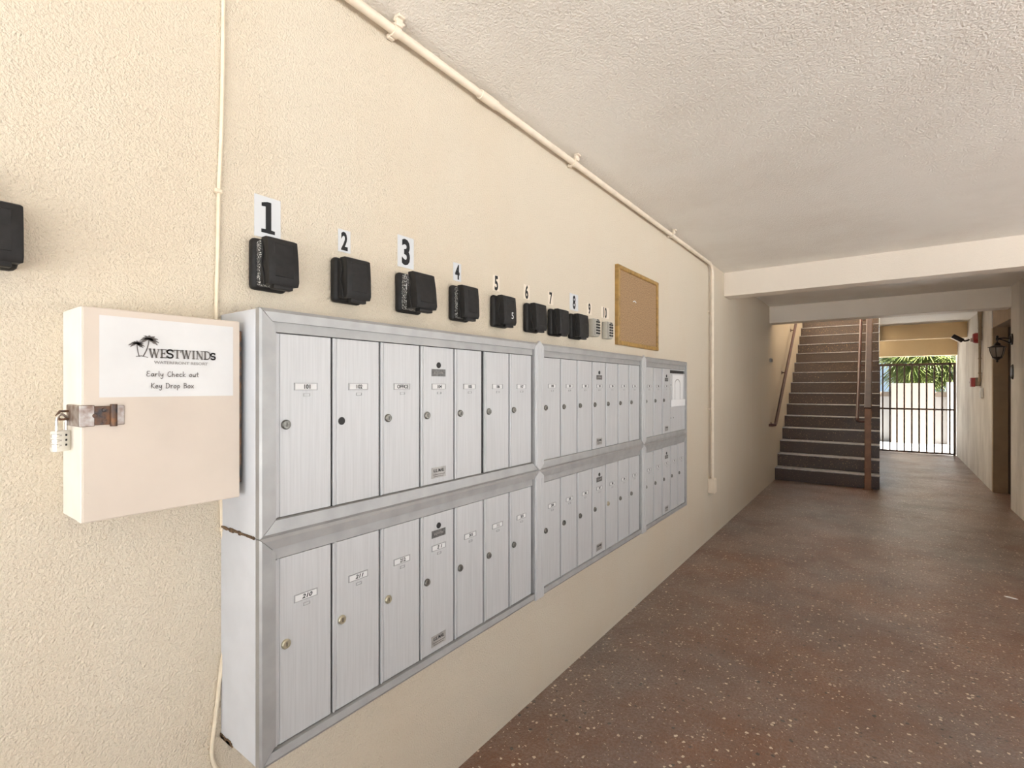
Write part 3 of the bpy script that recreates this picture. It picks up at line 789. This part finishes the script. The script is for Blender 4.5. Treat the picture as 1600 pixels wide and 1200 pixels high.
# sign on the drop box
s00 = onx(155, 621, WX + DX); s11 = onx(364, 513, WX + DX)
sgn = thing('paper_sign', 'laminated white paper sign taped to the key drop box', 'sign', (WX + DX, s00[0], s00[1]))
Ws = s11[0] - s00[0]; Hs = .152
Hs = onx(157, 492, WX + DX)[1] - s00[1]
b = NB()
nx, nz = 16, 10
gv = [[None] * (nz + 1) for _ in range(nx + 1)]
for i in range(nx + 1):
    for k in range(nz + 1):
        u_, v_ = i / nx, k / nz
        wv = .0008 + .0006 * math.sin(u_ * 9 + v_ * 3) * math.sin(v_ * 7 + 1) + .0003 * math.sin(u_ * 23)
        if u_ > .82 and v_ < .12: wv += .004 * (u_ - .82) / .18 * (1 - v_ / .12)
        edge = min(u_, 1 - u_, v_, 1 - v_)
        gv[i][k] = b.verts.new((max(wv if edge > 0 else .0006, .0005), u_ * Ws, v_ * Hs))
for i in range(nx):
    for k in range(nz):
        b.faces.new((gv[i][k], gv[i + 1][k], gv[i + 1][k + 1], gv[i][k + 1]))
r_ = bmesh.ops.extrude_face_region(b, geom=b.faces[:])
for v in [g for g in r_['geom'] if isinstance(g, bmesh.types.BMVert)]: v.co.x = .0001
obj('sheet', b, M['paper'], sgn, True)
SXF = .0026
def sp(px, py):
    y, z = onx(px, py, WX + DX); return y - s00[0], z - s00[1]
# palms of the emblem
def emblem(bm, top, foot, lean, r, seed):
    rnd = random.Random(seed)
    tx, tz = top; fx_, fz = foot
    mid = ((tx + fx_) / 2 + lean, (tz + fz) / 2)
    path = [(fx_ * (1 - t) ** 2 + 2 * mid[0] * t * (1 - t) + tx * t * t, fz * (1 - t) ** 2 + 2 * mid[1] * t * (1 - t) + tz * t * t) for t in [k / 6 for k in range(7)]]
    stroke(bm, path, r * .11, SXF)
    for a_ in (-28, -5, 25, 55, 88, 120, 150, 178, 205):
        L = r * rnd.uniform(.85, 1.1); a1 = R(a_)
        pts_up, pts_dn = [], []
        for t in [k / 5 for k in range(6)]:
            x_ = tx + L * t * math.cos(a1); z_ = tz + L * t * math.sin(a1) * .75 - L * .28 * t * t
            wv = r * .17 * math.sin(math.pi * min(1, t * .9 + .1)) + .0002
            n_ = (-math.sin(a1), math.cos(a1))
            pts_up.append((x_ + n_[0] * wv * .6, z_ + n_[1] * wv * .6))
            pts_dn.append((x_ - n_[0] * wv, z_ - n_[1] * wv - (r * .06 if len(pts_dn) % 2 else 0)))
        prism(bm, pts_up + pts_dn[::-1], SXF, SXF + .0003)
b = NB()
e1, e2 = sp(213, 537), sp(232, 530)
f1, f2 = sp(216.5, 557), sp(223, 556.5)
emblem(b, e1, f1, -.001, .0120, 3); emblem(b, e2, f2, .004, .0150, 5)
stroke(b, [sp(212, 557), sp(220, 556), sp(230, 558.5)], .0012, SXF)
obj('palm_emblem', b, M['ink_g'], sgn)
# serif capitals built from strokes (unit box 0..1)
def S_curve(n=14, w_=.62):
    pts = []
    for k in range(n + 1):
        t = R(30 + 240 * k / n); pts.append((w_ / 2 + w_ / 2 * math.cos(t), .75 + .25 * math.sin(t)))
    for k in range(n + 1):
        t = R(90 - 240 * k / n); pts.append((w_ / 2 + w_ / 2 * math.cos(t), .25 + .25 * math.sin(t)))
    return pts
TK, TN = .19, .08
SER = {
 'W': (1.15, [([(.13, 1), (.36, 0)], TK), ([(.36, 0), (.60, .95)], TN), ([(.55, 1), (.80, 0)], TK), ([(.80, 0), (1.05, 1)], TN), ([(0, 1), (.27, 1)], TN), ([(.45, 1), (.68, 1)], TN), ([(.93, 1), (1.15, 1)], TN)]),
 'E': (.72, [([(.18, 0), (.18, 1)], TK), ([(.04, 1), (.66, 1)], TN * 1.2), ([(.04, 0), (.70, 0)], TN * 1.2), ([(.18, .52), (.50, .52)], TN * 1.2), ([(.66, 1), (.66, .76)], TN), ([(.70, 0), (.70, .25)], TN), ([(.5, .64), (.5, .4)], TN)]),
 'S': (.66, [(S_curve(), TK * .85), ([(.58, 1), (.58, .74)], TN), ([(.04, 0), (.04, .27)], TN)]),
 'T': (.80, [([(.40, 0), (.40, 1)], TK), ([(.02, 1), (.78, 1)], TN * 1.2), ([(.24, 0), (.56, 0)], TN), ([(.02, 1), (.02, .74)], TN), ([(.78, 1), (.78, .74)], TN)]),
 'I': (.42, [([(.21, 0), (.21, 1)], TK), ([(.04, 1), (.38, 1)], TN), ([(.04, 0), (.38, 0)], TN)]),
 'N': (.90, [([(.17, 0), (.17, 1)], TN), ([(.17, 1), (.75, 0)], TK), ([(.75, 0), (.75, 1)], TN), ([(.03, 1), (.25, 1)], TN), ([(.03, 0), (.31, 0)], TN), ([(.61, 1), (.89, 1)], TN)]),
 'D': (.84, [([(.18, 0), (.18, 1)], TK), ([(.04, 1), (.40, 1)] + [(.40 + .38 * math.sin(t), .5 + .5 * math.cos(t)) for t in [math.pi * k / 10 for k in range(11)]] + [(.04, 0)], TN * 1.4)]),
}
HND = {   # casual hand lettering, single strokes, x height .55
 'E': (.62, [[(.55, .95), (.2, .95), (.08, .75), (.25, .55), (.45, .53)], [(.25, .55), (.05, .35), (.1, .05), (.3, 0), (.58, .08)]]),
 'a': (.58, [[(.45, .48), (.25, .55), (.05, .35), (.08, .08), (.25, 0), (.42, .25), (.47, .52), (.45, .1), (.55, 0)]]),
 'r': (.44, [[(.08, .52), (.1, 0)], [(.1, .3), (.22, .5), (.4, .5)]]),
 'l': (.24, [[(.12, 1), (.1, .1), (.18, 0)]]),
 'y': (.58, [[(.05, .52), (.1, .15), (.28, .1), (.45, .5)], [(.47, .54), (.42, -.2), (.25, -.4), (.05, -.28)]]),
 'C': (.66, [[(.6, .85), (.4, .97), (.12, .75), (.05, .35), (.2, .03), (.42, 0), (.62, .15)]]),
 'h': (.56, [[(.1, 1), (.07, 0)], [(.07, .3), (.25, .52), (.4, .42), (.43, 0)]]),
 'e': (.54, [[(.06, .27), (.45, .32), (.38, .52), (.18, .52), (.04, .25), (.18, 0), (.48, .06)]]),
 'c': (.50, [[(.45, .48), (.22, .54), (.05, .28), (.18, 0), (.46, .06)]]),
 'k': (.56, [[(.1, 1), (.07, 0)], [(.46, .55), (.1, .25), (.5, 0)]]),
 'o': (.56, [[(.28, .54), (.06, .35), (.1, .05), (.3, 0), (.5, .25), (.42, .5), (.26, .54)]]),
 'u': (.58, [[(.06, .52), (.06, .12), (.22, 0), (.42, .2), (.46, .54), (.45, .1), (.55, 0)]]),
 't': (.46, [[(.2, .85), (.18, .1), (.32, 0)], [(.0, .55), (.42, .58)]]),
 'K': (.64, [[(.12, .95), (.08, 0)], [(.58, .95), (.12, .42), (.6, 0)]]),
 'D': (.72, [[(.12, .95), (.1, 0)], [(.0, .92), (.4, .92), (.66, .6), (.6, .2), (.3, 0), (.02, .02)]]),
 'p': (.56, [[(.1, .52), (.06, -.4)], [(.1, .35), (.3, .55), (.48, .35), (.38, .05), (.1, .05)]]),
 'B': (.64, [[(.12, .95), (.1, 0)], [(.04, .95), (.45, .92), (.5, .65), (.15, .52), (.55, .42), (.55, .1), (.05, 0)]]),
 'x': (.52, [[(.06, .52), (.46, 0)], [(.46, .54), (.04, 0)]]), ' ': (.42, []),
}
def write(bm, s, table, p0, width, hgt, wd=None, gap=.06, small_last=False):
    adv = sum(table[c][0] + gap for c in s) - gap
    k = width / adv; x = p0[0]
    for j, c in enumerate(s):
        kk = .82 if (small_last and j == len(s) - 1) else 1.0
        for st_ in table[c][1]:
            pts_, tw = (st_ if wd is None else (st_, wd))
            t_ = tw * hgt if wd is None else wd
            stroke(bm, [(x + a_ * k * kk, p0[1] + b_ * hgt * kk) for a_, b_ in pts_], t_, SXF)
        x += (table[c][0] + gap) * k
a, b2 = sp(231.5, 558), sp(337, 563.5)
bm = NB(); write(bm, 'WESTWINDS', SER, a, b2[0] - a[0], .0150, None, .05, True)
obj('lettering', bm, M['ink_g'], sgn)
a, b2 = sp(240, 567), sp(324, 568)
me = text_mesh('WATERFRONT RESORT', .0075, M['ink_l'], .93, .0001)
ww = max(v.co.y for v in me.vertices) * 2
for v in me.vertices: v.co.y *= (b2[0] - a[0]) / ww
link('lettering', me, sgn, (SXF - .0003, (a[0] + b2[0]) / 2, (a[1] + b2[1]) / 2))
a, b2 = sp(228, 588), sp(310, 589)
bm = NB(); write(bm, 'Early Check out', HND, a, b2[0] - a[0], .0098, .0010, .10); obj('lettering', bm, M['ink_g'], sgn)
a, b2 = sp(235, 606.5), sp(302, 606)
bm = NB(); write(bm, 'Key Drop Box', HND, a, b2[0] - a[0], .0098, .0010, .10); obj('lettering', bm, M['ink_g'], sgn)

# ================================================================== RIGHT WALL FIXTURES
# lantern
ly, lz = onx(1582, 530, RX)
lt = thing('wall_lantern', 'dark bronze lantern on a scrolled arm above the right doorway', 'lantern', (RX, ly, lz))
lt.scale = (.8, .8, .8)
b = NB(); lathe(b, [(.052, 0), (.050, -.012), (.036, -.018), (.030, -.030), (.0001, -.034)], (0, 0, 0), 'x', 20, 1.0, 1.5)
obj('wall_plate', b, M['bronze'], lt, True)
ax = -.15
b = NB(); tube(b, smooth_path([(-.02, 0, .005), (-.08, 0, .02), (-.15, 0, .015), (ax, 0, .02)]), .010, 10)
tube(b, smooth_path([(-.02, 0, -.055), (-.07, 0, -.02), (-.11, 0, .0), (-.14, 0, .012)]), .007, 8)
lathe(b, [(.0001, .062), (.012, .055), (.016, .045), (.010, .035), (.017, .022), (.014, .0), (.020, -.006), (.006, -.012), (.006, -.045)], (ax, 0, 0), 'z', 14)
obj('arm', b, M['bronze'], lt, True)
b = NB(); lathe(b, [(.012, -.035), (.022, -.045), (.034, -.055), (.038, -.075), (.075, -.092), (.098, -.100), (.096, -.108), (.080, -.108)], (ax, 0, 0), 'z', 8)
obj('roof_cap', b, M['bronze'], lt)
b = NB(); lathe(b, [(.078, -.108), (.074, -.15), (.060, -.205), (.044, -.240)], (ax, 0, 0), 'z', 16)
obj('glass_shade', b, M['frost'], lt, True)
for q in range(6):
    t = math.pi / 3 * q + .2
    pts_ = [(ax + r * math.cos(t), r * math.sin(t), h) for r, h in ((.082, -.105), (.078, -.15), (.064, -.205), (.047, -.242))]
    obj('cage_rib', tube(NB(), pts_, .0045, 6), M['bronze'], lt, True)
b = NB(); lathe(b, [(.054, -.236), (.056, -.246), (.034, -.262), (.026, -.272), (.008, -.280), (.012, -.292), (.013, -.302), (.0001, -.312)], (ax, 0, 0), 'z', 12)
obj('bottom_finial', b, M['bronze'], lt, True)
# oval plaque
oy, oz = onx(1583, 581, RX)
b = NB(); lathe(b, [(.055, 0), (.055, -.006), (.048, -.014), (.046, -.010), (.0001, -.010)], (0, 0, 0), 'x', 24, .75, 1.5)
pq = thing('oval_plaque', 'small oval plaque on the right wall below the lantern', 'plaque', (RX, oy, oz))
obj('rim', b, M['plate_d'], pq, True)
b = NB(); lathe(b, [(.040, -.009), (.038, -.016), (.0001, -.018)], (0, 0, 0), 'x', 20, .75, 1.5); obj('face', b, M['plate'], pq, True)

FX = 1.20
fyy = lambda py: onx(1534, py, FX)
cy = fyy(500)[0]
cp = thing('wall_conduit', 'brown conduit pair running down the far right wall to the red pull station', 'conduit', (FX, cy, onx(1534, 596, FX)[1]))
z0_ = onx(1534, 596, FX)[1]
obj('pipe', tube(NB(), [(-.02, 0, 0), (-.02, 0, onx(1534, 540, FX)[1] - z0_), (-.02, .03, onx(1534, 528, FX)[1] - z0_), (-.02, .03, onx(1534, 505, FX)[1] - z0_), (-.02, .10, CZ - z0_)], .016, 10), M['tan_pipe'], cp, True)
obj('pipe', tube(NB(), [(-.02, -.03, onx(1534, 532, FX)[1] - z0_), (-.02, -.03, onx(1534, 506, FX)[1] - z0_), (-.02, -.16, CZ - z0_)], .018, 10), M['tan_pipe'], cp, True)
for py in (512, 560, 583):
    zq = onx(1534, py, FX)[1] - z0_
    obj('strap', box(NB(), -.04, .0, -.012 - (.03 if py < 530 else 0), .012 + (.03 if py < 530 else 0), zq - .008, zq + .008, .002, 1), M['tan_pipe'], cp)
ps_y, ps_z = onx(1531, 597, FX)
ps = thing('pull_station', 'red fire alarm pull station on a tan box', 'fire alarm', (FX, ps_y, ps_z))
obj('back_box', box(NB(), -.055, 0, -.06, .06, -.06, .065, .004, 1), M['tan_pipe'], ps)
pf = obj('face', box(NB(), -.10, -.055, -.058, .058, -.068, .062, .004, 2), M['red'], ps)
obj('pull_handle', box(NB(), -.108, -.10, -.038, .038, -.02, .01, .003, 1), M['lens'], pf)
ah_y, ah_z = onx(1531, 528, FX)
ah = thing('alarm_horn', 'round red alarm horn with pale lens on the far right wall', 'fire alarm', (FX, ah_y, ah_z))
b = NB(); lathe(b, [(.075, 0), (.075, -.05), (.062, -.075), (.0001, -.078)], (0, 0, 0), 'x', 20); obj('housing', b, M['red'], ah, True)
obj('strobe_lens', box(NB(), -.105, -.07, -.05, .0, -.055, .0, .008, 2), M['lens'], ah, True)
fl = thing('flood_light', 'dark flood light on a swivel arm beside the red alarm horn', 'flood light', (FX - .112, ah_y, ah_z - .005))
obj('arm', tube(NB(), [(0, 0, -.01), (-.02, .0, -.025), (-.05, 0, -.03), (-.09, 0, -.01)], .013, 10), M['bronze'], fl, True)
b = NB(); box(b, -.07, .07, -.055, .055, -.030, .030, .008, 2)
hd_rot = Matrix.Rotation(R(35), 3, 'Y')
bmesh.ops.rotate(b, verts=b.verts[:], cent=(0, 0, 0), matrix=hd_rot); bmesh.ops.translate(b, verts=b.verts[:], vec=(-.13, 0, .01))
hd = obj('head', b, M['bronze'], fl, True)
b = NB(); box(b, -.06, .06, -.045, .045, -.034, -.029, .001, 1)
bmesh.ops.rotate(b, verts=b.verts[:], cent=(0, 0, 0), matrix=hd_rot); bmesh.ops.translate(b, verts=b.verts[:], vec=(-.13, 0, .01))
obj('lens', b, M['lens'], hd)
wy, wz = onx(1536, 614, FX)
wc = thing('wall_switch', 'narrow white switch box below the red pull station', 'switch', (FX, wy, wz))
obj('case', box(NB(), -.03, 0, -.035, .035, -.075, .07, .005, 2), M['white'], wc)
obj('rocker', box(NB(), -.036, -.03, -.015, .015, -.03, .03, .002, 1), M['white'], wc)
# small grey box on the left wall by the stairs
gy_, gz_ = onx(1203.5, 563, WX)
gb = thing('wall_sensor', 'tiny grey box on the left wall before the stair handrail', 'wall box', (WX, gy_, gz_))
obj('case', box(NB(), 0, .022, -.06, .06, -.028, .028, .004, 1), M['plate'], gb)
obj('front_plate', box(NB(), .022, .026, -.05, .05, -.02, .02, .002, 1), M['plate_d'], gb)

# ================================================================== GATE
gate = thing('iron_gate', 'brown iron bar gate closing the far end of the passage', 'gate', (0.02, GY, 0))
gl, gr = 0.0, 1.22
for zr, hh in ((1.795, .045), (.895, .032), (.03, .035)):
    obj('rail', box(NB(), gl, gr, -.016, .016, zr - hh / 2, zr + hh / 2, .003, 1), M['gate'], gate)
bar_me = to_mesh('bar', box(NB(), -.013, .013, -.013, .013, .03, 1.78, .002, 1), M['gate'])
for px in (110, 152, 193, 236, 280, 323, 367, 412, 458, 503):
    link('bar', bar_me, gate, (onY(1350 + px / 3.75, 639, GY)[0] - .02, 0, 0))
for x in (gl + .018, gr - .018):
    obj('gate_post', box(NB(), x - .018, x + .018, -.02, .02, 0, 1.815, .003, 1), M['gate'], gate)

# ================================================================== PALM
def frond_mesh(seed):
    rnd = random.Random(seed); b = NB()
    tube(b, [(0, 0, 0), (.25, 0, .05), (.55, 0, .06), (.72, 0, .03)], [.016, .013, .010, .008], 6)
    n = 34
    for k in range(n):
        a_ = R(-115 + 230 * k / (n - 1)); L = rnd.uniform(.62, .80) * (1 - .15 * abs(a_) / 2)
        dx, dy = math.cos(a_), math.sin(a_); nx_, ny_ = -dy, dx
        prev = None; drp = rnd.uniform(.10, .26)
        for t, wv in ((0, .004), (.35, .020), (.65, .015), (1.0, .0015)):
            c = Vector((.70 + dx * L * t, dy * L * t, .03 - drp * t * t + .03 * t))
            ring = [b.verts.new(c + Vector((nx_ * wv, ny_ * wv, 0))), b.verts.new(c + Vector((0, 0, -wv * .6))), b.verts.new(c - Vector((nx_ * wv, ny_ * wv, 0)))]
            if prev:
                for q in (0, 1): b.faces.new((prev[q], prev[q + 1], ring[q + 1], ring[q]))
            prev = ring
    me = bpy.data.meshes.new('frond'); b.to_mesh(me); b.free(); me.materials.append(M['frond'])
    return me
PY = 17.8
px0 = onY(1440, 560, PY)
pc = px0[1] + .22
palm = thing('palm_tree', 'green fan palm behind the yard wall, seen through the gate', 'palm', (px0[0], PY, 0))
obj('trunk', tube(NB(), [(0, 0, -.1), (.02, 0, pc * .5), (0, 0, pc - .1)], [.20, .16, .14], 12), M['trunk'], palm, True)
fm = [frond_mesh(s) for s in range(4)]
for q in range(36):
    el_ = [45, 15, -8, -28, -48][q % 5] + random.uniform(-8, 8); az = q * 137.5 + random.uniform(-10, 10)
    o = link('frond', fm[q % 4], palm, (0, 0, pc), (R(random.uniform(-25, 25)), R(-el_), R(az)))
    s = random.uniform(.85, 1.1); o.scale = (s, s, s)
for q in range(16):      # old fronds hanging round the trunk
    o = link('frond', fm[q % 4], palm, (0, 0, pc - .05), (R(random.uniform(-30, 30)), R(random.uniform(45, 72)), R(q * 137.5)))

# ================================================================== LITTER
x, y = onz(1579, 934, 0)
b = NB(); prism(b, [(-.030, .006), (-.01, .012), (.02, -.004), (.032, -.012), (.012, -.014), (-.016, -.006)], .0005, .004, 'z')
tag(obj('paper_litter', b, M['litter'], loc=(x, y, 0)), 'white paper scrap lying on the floor at the right', 'litter')
